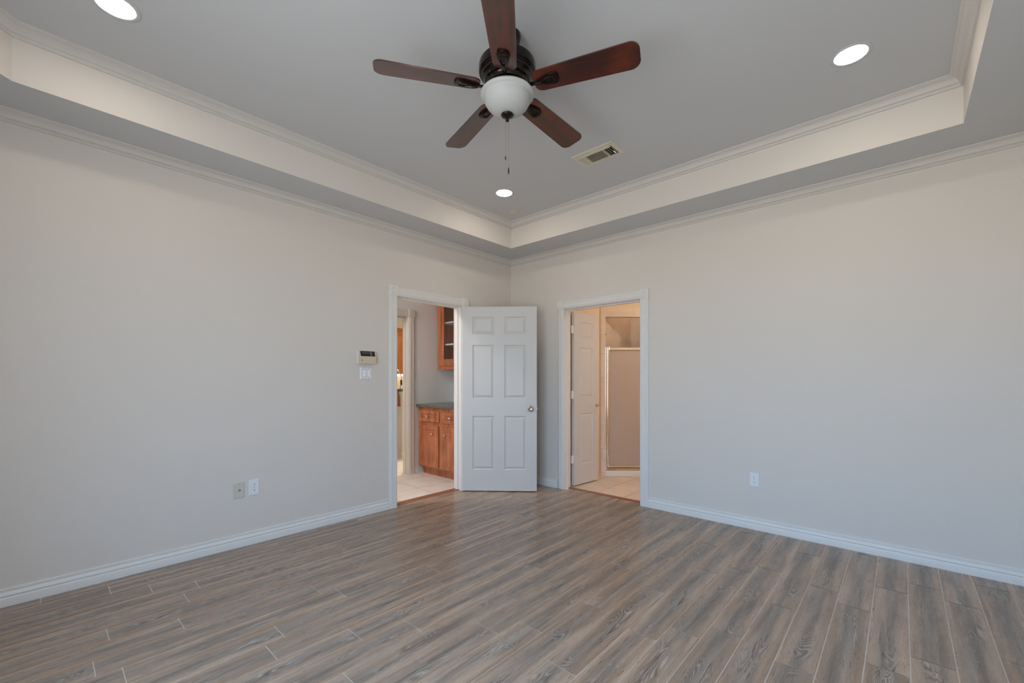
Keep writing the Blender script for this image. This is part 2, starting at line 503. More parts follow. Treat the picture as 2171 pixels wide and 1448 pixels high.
for p in o.data.polygons:            # faces of the tray are painted like the walls
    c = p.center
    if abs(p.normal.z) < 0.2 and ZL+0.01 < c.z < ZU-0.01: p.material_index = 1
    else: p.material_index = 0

def offset_poly(poly, d):
    """move every edge of a convex polygon inward by d"""
    n = len(poly); cx = sum(p[0] for p in poly)/n; cy = sum(p[1] for p in poly)/n
    lines = []
    for i in range(n):
        p, q = Vector(poly[i]), Vector(poly[(i+1) % n]); t = (q-p).normalized(); nn = Vector((-t.y, t.x))
        if nn.dot(Vector((cx, cy))-p) < 0: nn = -nn
        lines.append((p+nn*d, t))
    out = []
    for i in range(n):
        p, t = lines[i-1]; q, s = lines[i]
        den = t.x*s.y-t.y*s.x; r = q-p
        k = (r.x*s.y-r.y*s.x)/den
        out.append(p+t*k)
    return out

def mould(poly, prof):
    b = B(); rings = [[b.v((p.x, p.y, z)) for p in offset_poly(poly, d)] for d, z in prof]
    n = len(poly)
    for a, c in zip(rings, rings[1:]):
        for i in range(n): b.face([a[i], a[(i+1) % n], c[(i+1) % n], c[i]])
    return b
CROWN = [(0.0, -0.060), (0.010, -0.060), (0.0105, -0.055), (0.013, -0.0535), (0.0135, -0.049), (0.010, -0.047), (0.0105, -0.044),
         (0.015, -0.042), (0.0185, -0.038), (0.0215, -0.031), (0.026, -0.024), (0.032, -0.018), (0.040, -0.0135), (0.046, -0.012),
         (0.047, -0.0095), (0.0515, -0.009), (0.056, -0.0075), (0.059, -0.005), (0.060, 0.0)]
struct('trim_1', mould(ROOM, [(d, ZL+z) for d, z in CROWN]), M['crown'], 'lower crown moulding where the walls meet the soffit', 'moulding', 35)
struct('trim_2', mould(TRAY, [(d*1.05, ZU+z*1.02) for d, z in CROWN]), M['crown'], 'upper crown moulding inside the ceiling tray', 'moulding', 35)

# ------------------------------------------------------------------ baseboards
BASE = [(0, 0), (0.017, 0), (0.0175, 0.042), (0.0165, 0.046), (0.0125, 0.049), (0.0125, 0.052), (0.0165, 0.056), (0.0170, 0.060), (0.0150, 0.066), (0.0105, 0.073),
        (0.0080, 0.077), (0.0020, 0.0785), (0.0020, 0.0845), (0.0090, 0.0860), (0.0090, 0.093), (0.006, 0.096), (0, 0.096)]
def base_run(b, p, q, n):
    """profile run from p to q on the plan, n = direction into the room"""
    A = [b.v((p[0]+n[0]*d, p[1]+n[1]*d, z)) for d, z in BASE]; D = [b.v((q[0]+n[0]*d, q[1]+n[1]*d, z)) for d, z in BASE]
    for i in range(len(BASE)-1): b.face([A[i], A[i+1], D[i+1], D[i]])
    b.face(A); b.face(D)
b = B(); base_run(b, (0, YF), (0, LO0-0.092), (1, 0)); base_run(b, (0, LO1+0.092), (0, 0), (1, 0))
struct('baseboard_left', b, M['trim'], 'white baseboard under the thermostat wall', 'baseboard', 40)
b = B(); base_run(b, (0.0, 0), (BO0-0.080, 0), (0, -1)); base_run(b, (BO1+0.088, 0), (XR, 0), (0, -1))
struct('baseboard_back', b, M['trim'], 'white baseboard under the wall past the bathroom doorway', 'baseboard', 40)
b = B(); base_run(b, (XR, YF), (XR, 0), (-1, 0))
struct('baseboard_right', b, M['trim'], 'white baseboard along the blank side wall', 'baseboard', 40)
b = B(); base_run(b, (0, YF), (XR, YF), (0, 1))
struct('baseboard_front', b, M['trim'], 'white baseboard under the windows', 'baseboard', 40)

# ------------------------------------------------------------------ door casings. local frame: u along the wall, y = out of the wall (towards the room), z up
def casing_prof(w):
    t = 0.019
    return [(0, 0), (0, 0.011), (0.004, 0.014), (w*0.18, 0.015), (w*0.20, 0.018), (w*0.27, t), (w*0.31, 0.0165), (w*0.69, 0.0165), (w*0.73, t), (w*0.80, 0.018),
            (w*0.82, 0.015), (w-0.004, 0.014), (w, 0.011), (w, 0)]
def door_trim(name, label, u0, u1, zt, wl, wr, wh, place, depth=WT, mat=None, ringed=True):
    mat = mat or M['trim']
    """opening u0..u1, height zt; place = matrix from local to world; local y>0 is the room side, the wall goes to y=-depth"""
    root = tag(empty(name), label, 'door casing', kind='structure')
    def put(nm, b, mt, par=root, smooth=30):
        bmesh.ops.transform(b.bm, matrix=place, verts=b.bm.verts)
        return obj(nm, b, mt, par, smooth)
    rv = 0.004
    b = B(); b.prism([(u0-rv-wl+a, d) for a, d in casing_prof(wl)], 0.0, zt+rv); put('side_casing', b, mat)
    b = B(); b.prism([(u1+rv+a, d) for a, d in casing_prof(wr)], 0.0, zt+rv); put('side_casing', b, mat)
    b = B(); b.prism([(d, zt+rv+a) for a, d in casing_prof(wh)], u0-rv-0.004, u1+rv+0.004, axis='x'); put('head_casing', b, mat)
    for uc, w in ((u0-rv-wl/2, wl), (u1+rv+wr/2, wr)):
        b = B(); s = w/2+0.006; sh = wh/2+0.008; zc = zt+rv+wh/2
        b.box(uc-s, uc+s, 0, 0.024, zc-sh, zc+sh, 0.002)
        r = min(s, sh)
        prof = [(0, 0.031), (r*0.10, 0.0305), (r*0.16, 0.027), (r*0.30, 0.0255), (r*0.36, 0.0285), (r*0.46, 0.0295), (r*0.54, 0.0275), (r*0.60, 0.0255), (r*0.66, 0.028), (r*0.74, 0.0285), (r*0.82, 0.0235)]
        if ringed: b.lathe(prof, 32, (uc, 0, zc), 'y', cap=False)
        put('rosette_block', b, mat, smooth=22)
    b = B(); j = 0.002
    b.box(u0-j*0, u0+0.0005+j, -depth-0.001, 0.001, 0, zt); b.box(u1-0.0005-j, u1, -depth-0.001, 0.001, 0, zt); b.box(u0, u1, -depth-0.001, 0.001, zt-j, zt)
    st = 0.012
    b.box(u0+j, u0+j+st, -0.085, -0.050, 0, zt-j); b.box(u1-j-st, u1-j, -0.085, -0.050, 0, zt-j); b.box(u0+j+st, u1-j-st, -0.085, -0.050, zt-j-st, zt-j)
    put('jamb', b, mat, smooth=0)
    return root
PL = Matrix(((0, 1, 0, 0), (1, 0, 0, 0), (0, 0, 1, 0), (0, 0, 0, 1)))       # u -> y, out -> x
PB = Matrix(((1, 0, 0, 0), (0, -1, 0, 0), (0, 0, 1, 0), (0, 0, 0, 1)))      # u -> x, out -> -y
door_trim('trim_3', 'white casing with corner rosettes round the hallway doorway', LO0, LO1, LZ, 0.084, 0.080, 0.084, PL)
door_trim('trim_4', 'white casing with corner rosettes round the bathroom doorway', BO0, BO1, BZ, 0.068, 0.082, 0.076, PB)
b = B(); b.prism([(-0.125, 0), (-0.120, 0.006), (-0.10, 0.0085), (-0.05, 0.0085), (-0.030, 0.006), (-0.026, 0)], LO0+0.003, LO1-0.003, axis='y')
bm2 = b.bm
struct('trim_5', b, M['strip'], 'reddish wood threshold strip in the hallway doorway', 'threshold')
b = B(); b.prism([(0.125, 0), (0.120, 0.006), (0.11, 0.0085), (0.078, 0.0085), (0.062, 0.006), (0.058, 0)], BO0+0.003, BO1-0.003, axis='x')
struct('trim_6', b, M['strip'], 'reddish wood threshold strip in the bathroom doorway', 'threshold')

# ------------------------------------------------------------------ panelled doors
def panel_slab(w, h, t, panels, style='door'):
    """slab in local coords: x 0..w, y 0..t (front at y=0), z 0..h; panels = (x0,x1,z0,z1) sunk and raised on both faces"""
    b = B()
    xs = sorted({0, w} | {p[0] for p in panels} | {p[1] for p in panels}); zs = sorted({0, h} | {p[2] for p in panels} | {p[3] for p in panels})
    steps = [(0.0, 0.0), (0.003, 0.0055), (0.010, 0.0075), (0.014, 0.0065), (0.034, 0.0008)] if style == 'door' else \
            [(0.0, 0.0), (0.004, -0.002), (0.008, 0.0), (0.014, 0.006), (0.020, 0.006), (0.034, 0.001)]
    small = min([min(p[1]-p[0], p[3]-p[2]) for p in panels])
    k = min(1.0, 0.36*small/steps[-1][0]); steps = [(a*k, d) for a, d in steps]
    for yf, sg in ((0.0, 1), (t, -1)):
        for i in range(len(xs)-1):
            for k in range(len(zs)-1):
                x0, x1, z0, z1 = xs[i], xs[i+1], zs[k], zs[k+1]
                hit = [p for p in panels if p[0] <= x0+1e-6 and p[1] >= x1-1e-6 and p[2] <= z0+1e-6 and p[3] >= z1-1e-6]
                if not hit:
                    b.quad((x0, yf, z0), (x1, yf, z0), (x1, yf, z1), (x0, yf, z1))
        for (x0, x1, z0, z1) in panels:
            loops = []
            for ins, dp in steps:
                y = yf+sg*dp
                loops.append([b.v(q) for q in ((x0+ins, y, z0+ins), (x1-ins, y, z0+ins), (x1-ins, y, z1-ins), (x0+ins, y, z1-ins))])
            for a, c in zip(loops, loops[1:]):
                for i in range(4): b.face([a[i], a[(i+1) % 4], c[(i+1) % 4], c[i]])
            b.face(loops[-1])
    b.quad((0, 0, 0), (w, 0, 0), (w, t, 0), (0, t, 0)); b.quad((0, 0, h), (w, 0, h), (w, t, h), (0, t, h))
    b.quad((0, 0, 0), (0, t, 0), (0, t, h), (0, 0, h)); b.quad((w, 0, 0), (w, t, 0), (w, t, h), (w, 0, h))
    bmesh.ops.remove_doubles(b.bm, verts=b.bm.verts, dist=1e-5)
    return b

def knob_b(x, z, y0, sg, scale=1.0):
    k = scale
    prof = [(0.0, 0.0), (0.032*k, 0.0), (0.032*k, 0.004), (0.027*k, 0.008), (0.013*k, 0.010), (0.011*k, 0.028*k), (0.016*k, 0.034*k), (0.025*k, 0.042*k), (0.027*k, 0.050*k), (0.024*k, 0.058*k),
            (0.015*k, 0.0625*k), (0.012*k, 0.061*k), (0.0, 0.0605*k)]
    return B().lathe([(r, y0+sg*hh) for r, hh in prof], 32, (x, 0, z), 'y', cap=False)

SH = 2.010
d1 = tag(empty('door_1', (0.018, -0.800, 0.012), math.radians(40.3)), 'open white six panel door between the two doorways', 'door', kind='structure')
P6 = [(xa, xb, za, zb) for xa, xb in ((0.109, 0.346), (0.459, 0.697)) for za, zb in ((0.231, 0.816), (1.009, 1.592), (1.709, 1.898))]
DW = 0.812
obj('slab', panel_slab(DW, SH, 0.035, P6), M['door'], d1, 0, (0, -0.035, 0))
obj('door_knob', knob_b(0.746, 0.898, -0.035, -1), M['nickel'], d1, 40)
obj('door_knob', knob_b(0.746, 0.898, 0.0, 1), M['nickel'], d1, 40)
b = B(); b.box(DW, DW+0.0015, -0.029, -0.006, 0.87, 0.925); b.box(DW+0.0015, DW+0.009, -0.024, -0.011, 0.888, 0.908, 0.002); obj('latch', b, M['nickel'], d1)
for z in (0.20, 1.0, 1.80):
    b = B(); b.lathe([(0.006, z-0.045), (0.006, z+0.045)], 12, (-0.004, 0.004, 0)); b.box(-0.002, 0.0, -0.030, 0.004, z-0.045, z+0.045)
    obj('hinge', b, M['trim'], d1)

d2 = tag(empty('door_2', (0.826, 0.172, 0.012), math.radians(85.3)), 'narrow white panelled leaf standing open into the bathroom', 'door', kind='structure')
LW, LH = 0.455, 1.993
P3 = [(0.105, 0.350, za, zb) for za, zb in ((0.231, 0.816), (1.005, 1.585), (1.700, 1.885))]
obj('slab', panel_slab(LW, LH, 0.034, P3), M['door'], d2, 0)
obj('door_knob', knob_b(0.425, 0.90, 0.0, -1, 0.55), M['nickel'], d2, 40)
for z in (0.30, 1.04, 1.79):
    b = B(); b.box(-0.036, 0.0, 0.012, 0.015, z-0.045, z+0.045); b.lathe([(0.0055, z-0.045), (0.0055, z+0.045)], 12, (-0.004, 0.010, 0))
    obj('hinge', b, M['trim'], d2)

# ------------------------------------------------------------------ hallway with the bar cabinets
HX = -1.12
b = B(); b.quad((HX, -2.7, -0.001), (-0.026, -2.7, -0.001), (-0.026, 0.03, -0.001), (HX, 0.03, -0.001))
b.quad((-4.6, -2.7, -0.001), (HX, -2.7, -0.001), (HX, 3.2, -0.001), (-4.6, 3.2, -0.001))
struct('floor_hall', b, M['hall_tile'], 'pale square tile floor of the hallway and kitchen', 'floor')
KO0, KO1, KZ = -1.65, -0.735, 2.035
b = B()
b.box(HX-WT, HX, -2.7, KO0, -0.02, ZH); b.box(HX-WT, HX, KO1, 3.2, -0.02, ZH); b.box(HX-WT, HX, KO0, KO1, KZ, ZH)
struct('wall_hall_far', b, M['hall_wall'], 'grey hallway wall beside the bar cabinets', 'wall')
b = B(); b.box(HX, -WT, 0.03, WT, -0.02, ZH)
struct('wall_hall_end', b, M['hall_wall'], 'grey hallway wall behind the bar cabinets', 'wall')
b = B(); b.box(HX-WT, -WT, -2.82, -2.7, -0.02, ZH)
struct('wall_hall_near', b, M['hall_wall'], 'grey end wall of the hallway', 'wall')
b = B(); b.box(-WT-0.004, -WT-0.0005, -2.7, LO0-0.01, 0, ZH); b.box(-WT-0.004, -WT-0.0005, LO1+0.01, 0.03, 0, ZH)
struct('wall_hall_inner', b, M['hall_wall'], 'hallway side of the wall to the bedroom', 'wall')
b = B(); b.box(-4.72, -WT, -2.82, 3.3, ZH, ZH+0.08)
struct('ceiling_hall', b, M['soffit'], 'flat ceiling over hallway and kitchen', 'ceiling')
PF = Matrix(((0, 1, 0, HX), (1, 0, 0, 0), (0, 0, 1, 0), (0, 0, 0, 1)))
door_trim('trim_7', 'white casing round the opening from hallway to kitchen', KO0, KO1, KZ, 0.085, 0.085, 0.085, PF, mat=M['hall_trim'], ringed=False)
b = B(); base_run(b, (HX, KO1+0.10), (HX, -0.60), (1, 0))
struct('baseboard_hall', b, M['trim'], 'short white baseboard beside the bar cabinet', 'baseboard')

# base cabinet (front y = -0.60)
CX0, CX1, CF, CBK = -1.105, -0.16, -0.585, 0.028
cab = tag(empty('bar_base_cabinet', ((CX0+CX1)/2, -0.28, 0)), 'cherry base cabinet with drawers over doors beneath the granite counter', 'cabinet')
ox, oy = -(CX0+CX1)/2, 0.28
def cpart(nm, b, mat, par, smooth=0):
    bmesh.ops.translate(b.bm, vec=(ox, oy, 0), verts=b.bm.verts)
    return obj(nm, b, mat, par, smooth)
b = B(); b.box(CX0, CX1, CF, CBK, 0.10, 0.866)
cpart('carcass', b, M['cherry'], cab)
b = B(); b.box(CX0+0.035, CX1-0.035, CF+0.055, CBK, 0.0, 0.0995)
cpart('toe_kick', b, M['cherry'], cab)
KN = [(0.0, 0.0), (0.009, 0.0), (0.0065, 0.004), (0.005, 0.012), (0.008, 0.016), (0.013, 0.020), (0.0145, 0.025), (0.012, 0.030), (0.006, 0.033), (0.0, 0.0335)]
def small_knob(x, z, yf):
    return B().lathe([(r, -hh) for r, hh in KN], 20, (x, yf, z), 'y', cap=False)
def front(nm, x0, x1, z0, z1, mgn, kx, kz, kn='knob'):
    b = panel_slab(x1-x0, z1-z0, 0.019, [(mgn, x1-x0-mgn, mgn, z1-z0-mgn)], 'cab')
    bmesh.ops.translate(b.bm, vec=(x0, CF-0.0195, z0), verts=b.bm.verts)
    d = cpart(nm, b, M['cherry'], cab, 25)
    k = small_knob(kx, kz, CF-0.0195)
    cpart(kn, k, M['nickel'], d, 40)
front('drawer', -1.066, -0.655, 0.690, 0.826, 0.036, -0.880, 0.758)
front('drawer', -0.618, -0.207, 0.690, 0.826, 0.036, -0.428, 0.758)
front('door', -1.050, -0.672, 0.120, 0.640, 0.045, -0.780, 0.540)
front('door', -0.626, -0.248, 0.120, 0.640, 0.045, -0.530, 0.540)
ctr = B(); ctr.box(-1.118, -0.135, -0.622, 0.028, 0.868, 0.908, 0.012)
tag(obj('countertop', ctr, M['granite'], smooth=30), 'dark speckled granite counter on the cherry base cabinet', 'countertop')

# wall cabinet with a glass door (front y = -0.284)
UY = -0.266
up = tag(empty('bar_wall_cabinet', (-0.63, -0.12, 1.36)), 'cherry wall cabinet with glass door hung over the granite counter', 'cabinet')
def upart(nm, b, mat, par, smooth=0):
    bmesh.ops.translate(b.bm, vec=(0.63, 0.12, -1.36), verts=b.bm.verts)
    return obj(nm, b, mat, par, smooth)
U0, U1, UZ0, UZ1 = -1.092, -0.16, 1.405, 2.30
b = B(); t = 0.018
b.box(U0, U0+t, UY, 0.028, UZ0, UZ1); b.box(U1-t, U1, UY, 0.028, UZ0, UZ1); b.box(U0+t, U1-t, UY, 0.028, UZ0, UZ0+t); b.box(U0+t, U1-t, UY, 0.028, UZ1-t, UZ1)
b.box(U0+t, U1-t, 0.020, 0.028, UZ0+t, UZ1-t); b.box((U0+U1)/2-0.02, (U0+U1)/2+0.02, UY, UY+0.02, UZ0+t, UZ1-t)
upart('carcass', b, M['cherry'], up)
b = B(); b.prism([(UY-0.022, 1.362), (UY-0.022, 1.374), (UY-0.015, 1.386), (UY-0.006, 1.396), (UY-0.004, 1.4045), (0.028, 1.4045), (0.028, 1.362)], U0-0.006, U1, axis='x')
upart('bottom_moulding', b, M['cherry'], up)
for z in (1.69, 1.985):
    b = B(); b.box(U0+t, U1-t, UY+0.025, 0.0195, z, z+0.018); upart('shelf', b, M['plastic_lite'], up)
for xa, xb in ((-1.085, -0.632), (-0.620, -0.170)):
    b = B(); z0, z1 = 1.412, 2.292
    gl, gr = xa+0.128, xb-0.128
    for q in ((xa, gl, z0, z1), (gr, xb, z0, z1), (gl, gr, z0, z0+0.085), (gl, gr, z1-0.085, z1)): b.box(q[0], q[1], UY-0.019, UY-0.0005, q[2], q[3])
    for q in ((gl-0.06, gl-0.045), (gr+0.045, gr+0.06)): b.box(q[0], q[1], UY-0.024, UY-0.019, z0+0.04, z1-0.04)
    b.box(gl-0.045, gr+0.045, UY-0.024, UY-0.019, z0+0.04, z0+0.052)
    d = upart('door', b, M['cherry'], up)
    b = B(); b.box(gl, gr, UY-0.012, UY-0.008, z0+0.085, z1-0.085); upart('glass_pane', b, M['glass'], d)

# flush lamps of the rooms beyond
def flush_lamp(name, label, loc, mat, r=0.16):
    root = tag(empty(name, loc), label, 'ceiling light')
    obj('rim', B().lathe([(r, 0), (r+0.02, 0), (r+0.02, -0.03), (r, -0.035)], 40), M['nickel'], root, 30)
    obj('diffuser', B().lathe([(r-0.001, -0.005), (r-0.001, -0.03), (r*0.8, -0.06), (r*0.4, -0.075), (0, -0.08)], 40), mat, root, 50)
    return root

flush_lamp('hallway_fill_light', 'added round fill light, unseen, brightening the hallway', (-0.66, -2.35, ZH), M['hall_fill_lens'], 0.13)  # unseen fill lamp, added to brighten hall walls and bar cabinets

# ------------------------------------------------------------------ kitchen seen through the hallway
b = B(); b.box(-4.72, -4.6, -2.7, 3.2, -0.02, ZH); struct('wall_kitchen_far', b, M['kitchen_wall'], 'pale kitchen wall behind the honey cabinets', 'wall')
b = B(); b.box(-4.72, HX-WT, 3.2, 3.3, -0.02, ZH); struct('wall_kitchen_side', b, M['kitchen_wall'], 'pale side wall of the kitchen', 'wall')
b = B(); b.box(-4.72, HX-WT, -2.82, -2.7, -0.02, ZH); struct('wall_kitchen_near', b, M['kitchen_wall'], 'pale near wall of the kitchen', 'wall')
b = B(); b.box(-3.6, -2.284, -0.055, 0.065, 0, 0.79); b.box(-2.335, -2.284, -0.055, 0.065, 0.79, 1.035); base_run(b, (-3.6, -0.055), (-2.284, -0.055), (0, -1))
struct('wall_half', b, M['trim'], 'white half wall carrying the kitchen bar top', 'half wall')
b = B(); b.prism([(-0.09, 1.036), (0.5, 1.036), (0.5, 1.075), (-0.09, 1.075)], -3.6, -2.27, axis='x', bev=0.008)
tag(obj('kitchen_countertop', b, M['granite']), 'dark bar top on the white half wall in the kitchen', 'countertop')
b = B(); b.box(-3.6, -2.337, 0.024, 0.046, 0.791, 1.0345)
tag(obj('wood_panel', b, M['cherry']), 'brown wood panel under the kitchen bar top', 'panel')
b = B(); b.prism([(-2.3355, 0.792), (-2.345, 0.792), (-2.345, 0.92), (-2.350, 0.955), (-2.368, 0.985), (-2.386, 1.008), (-2.390, 1.0345), (-2.3355, 1.0345)], -0.050, 0.020, axis='y')
tag(obj('corbel_bracket', b, M['trim']), 'white curved bracket holding up the kitchen bar top', 'bracket')
kc = tag(empty('kitchen_wall_cabinet', (-4.42, 1.15, 1.34)), 'honey oak wall cabinet far away in the kitchen', 'cabinet')
b = B(); b.box(-0.178, 0.17, -0.75, 0.75, 0.0, 0.90); obj('carcass', b, M['honey'], kc)
b = B(); b.prism([(-0.178, 0.901), (0.175, 0.901), (0.215, 0.95), (0.215, 0.965), (-0.178, 0.965)], -0.75, 0.75, axis='y'); obj('crown', b, M['honey'], kc)
for y0 in (-0.74, -0.24, 0.26):
    pb = panel_slab(0.48, 0.86, 0.019, [(0.06, 0.42, 0.06, 0.80)], 'cab')
    bmesh.ops.transform(pb.bm, matrix=Matrix.Translation((0.1905, y0, 0.02)) @ Matrix.Rotation(PI/2, 4, 'Z'), verts=pb.bm.verts)
    obj('door', pb, M['honey'], kc, 25)
b = B(); b.box(-0.15, 0.185, -0.75, 0.75, -0.045, -0.001); obj('under_cabinet_light', b, M['strip_lens'], kc)
b = B(); b.box(-4.5985, -4.585, -0.2, 2.6, 0.92, 1.293); o = struct('wall_backsplash', b, M['backsplash'], 'yellow backsplash under the honey cabinet', 'wall')
kb = tag(empty('kitchen_base_cabinet', (-4.28, 1.15, 0)), 'honey oak base cabinet with counter along the kitchen wall', 'cabinet')
b = B(); b.box(-0.31, 0.29, -1.2, 1.2, 0, 0.88); obj('carcass', b, M['honey'], kb)
b = B(); b.box(-0.303, 0.31, -1.2, 1.2, 0.881, 0.919); obj('counter_slab', b, M['granite'], kb)
fa = tag(empty('kitchen_faucet', (-2.58, 0.12, 1.076)), 'chrome gooseneck faucet on the kitchen bar top', 'faucet')
obj('faucet_base', B().lathe([(0.028, 0.0), (0.028, 0.012), (0.02, 0.03), (0.016, 0.05)], 20), M['chrome'], fa, 40)
obj('spout', B().tube([(0, 0, 0.05), (0, 0, 0.15), (0.004, 0.004, 0.19), (-0.012, -0.011, 0.245), (-0.040, -0.036, 0.295), (-0.070, -0.063, 0.318), (-0.105, -0.095, 0.315), (-0.135, -0.122, 0.285)], 0.0095, 12), M['chrome'], fa, 60)
obj('sprayer_grip', B().lathe([(0.013, 0.055), (0.017, 0.07), (0.017, 0.13), (0.013, 0.145)], 16), M['black'], fa, 60)
flush_lamp('kitchen_ceiling_light', 'round flush ceiling light lit over the kitchen floor', (-2.7, 0.9, ZH), M['kitchen_lens'], 0.2)

# ------------------------------------------------------------------ bathroom
BX0, BY1, BX1 = 0.768, 1.66, 3.4
b = B(); b.quad((BX0-0.1, 0.056, -0.001), (BX1, 0.056, -0.001), (BX1, BY1, -0.001), (BX0-0.1, BY1, -0.001))
struct('floor_bath', b, M['bath_tile'], 'warm beige tile floor of the bathroom', 'floor')
b = B(); b.box(BX0-0.12, BX0, WT, BY1+0.12, -0.02, ZH); struct('wall_bath_side', b, M['bath_wall'], 'warm painted bathroom side wall', 'wall')
b = B(); b.box(BX0, BX1, BY1, BY1+0.12, -0.02, ZH); struct('wall_bath_far', b, M['bath_wall'], 'warm painted far bathroom wall', 'wall')
b = B(); b.box(BX1, BX1+0.1, WT, BY1+0.12, -0.02, ZH); struct('wall_bath_end', b, M['bath_wall'], 'warm painted end wall of the bathroom', 'wall')
b = B(); b.box(BX0, BO0-0.01, WT+0.0005, WT+0.004, 0, ZH); b.box(BO1+0.01, BX1, WT+0.0005, WT+0.004, 0, ZH); b.box(BO0-0.01, BO1+0.01, WT+0.0005, WT+0.004, BZ+0.003, ZH)
struct('wall_bath_inner', b, M['bath_wall'], 'bathroom side of the wall to the bedroom', 'wall')
b = B(); b.box(BX0-0.12, BX1+0.1, WT, BY1+0.12, ZH, ZH+0.08); struct('ceiling_bath', b, M['bath_wall'], 'warm painted bathroom ceiling', 'ceiling')
flush_lamp('bathroom_ceiling_light', 'round flush ceiling light lit in the bathroom', (2.45, 0.85, ZH), M['bath_lens'], 0.16)

flush_lamp('shower_fill_light', 'small added fill light, unseen, brightening the shower interior', (1.02, 1.38, ZH), M['bath_lens'], 0.05)  # added fill, hidden from view, lifts the dark shower interior
# corner shower: diagonal wall from (0.768, 0.815) in direction (0.741, 0.672)
SW = Matrix.Translation((0.768, 0.822, 0)) @ Matrix.Rotation(math.atan2(0.672, 0.741), 4, 'Z')     # local x along the wall, y into the shower
def sput(nm, b, mat, par=None, smooth=0):
    bmesh.ops.transform(b.bm, matrix=SW, verts=b.bm.verts)
    return obj(nm, b, mat, par, smooth)
LD = 1.22; O0, O1 = 0.078, 0.62
b = B(); b.box(0.012, O0, 0, 0.09, 0, 2.09); b.box(O1, LD-0.02, 0, 0.09, 0, 2.09); b.box(O0, O1, 0, 0.09, 2.02, 2.09)
tag(sput('wall_shower_front', b, M['surround_tile']), 'beige tiled surround of the shower opening', 'wall', kind='structure')
b = B(); b.box(0.014, LD-0.022, 0.002, 0.09, 2.0905, ZH)
tag(sput('wall_shower_header', b, M['bath_wall']), 'warm painted wall over the shower opening', 'wall', kind='structure')
b = B(); b.box(O0+0.001, O1-0.001, -0.006, 0.10, 0, 0.075, 0.004)
tag(sput('trim_8', b, M['grout_white']), 'pale tiled curb under the shower door', 'curb', kind='structure')
b = B(); b.box(BX0+0.0005, BX0+0.012, 0.935, BY1-0.013, 0, ZH-0.01); b.box(BX0+0.0005, 1.66, BY1-0.012, BY1-0.0005, 0, ZH-0.01)
struct('wall_shower_lining', b, M['shower_tile'], 'tan tiled inside walls of the shower', 'wall')
sd = tag(empty('shower_door'), 'chrome framed obscure glass shower door over the tiled curb', 'shower door')
b = B(); b.box(O0+0.006, O0+0.024, 0.02, 0.06, 0.078, 1.642, 0.003); b.box(O1-0.026, O1-0.006, 0.02, 0.06, 0.078, 1.642, 0.003); b.box(O0+0.024, O1-0.026, 0.022, 0.058, 0.078, 0.098, 0.003)
sput('fixed_frame', b, M['chrome'], sd)
b = B(); b.box(O0+0.029, O0+0.052, 0.018, 0.052, 0.108, 1.640, 0.004); b.box(O1-0.052, O1-0.030, 0.018, 0.052, 0.108, 1.640, 0.004)
b.box(O0+0.052, O1-0.052, 0.020, 0.050, 1.600, 1.634, 0.004); b.box(O0+0.052, O1-0.052, 0.020, 0.050, 0.108, 0.134, 0.003); b.box(O0+0.050, O0+0.066, 0.012, 0.040, 1.632, 1.648, 0.003)
sput('door_frame', b, M['chrome'], sd)
b = B(); b.box(O0+0.050, O1-0.050, 0.032, 0.038, 0.130, 1.604); sput('glass_panel', b, M['obscure'], sd)
def hook(x, y, z):
    b = B(); b.lathe([(0.0, 0.0), (0.011, 0.0), (0.011, 0.004), (0.005, 0.006), (0.005, 0.014), (0.009, 0.018), (0.0, 0.02)], 16, (0, 0, 0), 'x', cap=False)
    return b
b = hook(0, 0, 0); bmesh.ops.translate(b.bm, vec=(O0+0.0005, 0.045, 1.80), verts=b.bm.verts)
tag(sput('shower_hook', b, M['black'], smooth=40), 'small dark knob on the tiled edge of the shower opening', 'hook')

# ------------------------------------------------------------------ ceiling fan
FZ = ZU
fan = tag(empty('ceiling_fan', (2.128, -2.357, FZ)), 'dark bronze ceiling fan with five mahogany blades and white glass bowl', 'ceiling fan')
Zr = lambda pr: [(r, z-FZ) for r, z in pr]
obj('canopy', B().lathe(Zr([(0.0, 2.9599), (0.067, 2.9599), (0.068, 2.950), (0.064, 2.930), (0.050, 2.905), (0.030, 2.890), (0.016, 2.884), (0.0, 2.884)]), 48, cap=False), M['bronze'], fan, 40)
obj('downrod', B().lathe(Zr([(0.0125, 2.886), (0.0125, 2.835)]), 20), M['bronze'], fan, 40)
obj('motor_housing', B().lathe(Zr([(0.0, 2.842), (0.03, 2.842), (0.036, 2.834), (0.10, 2.832), (0.128, 2.826), (0.136, 2.820), (0.138, 2.815), (0.141, 2.813), (0.143, 2.806), (0.1435, 2.780), (0.142, 2.770),
     (0.137, 2.767), (0.137, 2.762), (0.131, 2.759), (0.129, 2.748), (0.122, 2.742), (0.118, 2.738), (0.114, 2.726), (0.104, 2.722), (0.100, 2.716), (0.098, 2.704), (0.090, 2.700), (0.0, 2.700)]), 64, cap=False), M['bronze'], fan, 28)
obj('light_fitter', B().lathe(Zr([(0.0, 2.6995), (0.082, 2.6995), (0.086, 2.690), (0.104, 2.684), (0.108, 2.6725), (0.0, 2.6725)]), 48, cap=False), M['bronze'], fan, 30)
bowl = obj('glass_bowl', B().lathe(Zr([(0.0, 2.6715), (0.122, 2.6715), (0.130, 2.670), (0.1345, 2.664), (0.1345, 2.658), (0.129, 2.652), (0.120, 2.648), (0.117, 2.644), (0.1165, 2.638), (0.113, 2.625), (0.104, 2.609),
     (0.090, 2.594), (0.072, 2.581), (0.050, 2.571), (0.025, 2.566), (0.0, 2.5655)]), 64, cap=False), M['bowl'], fan, 60)
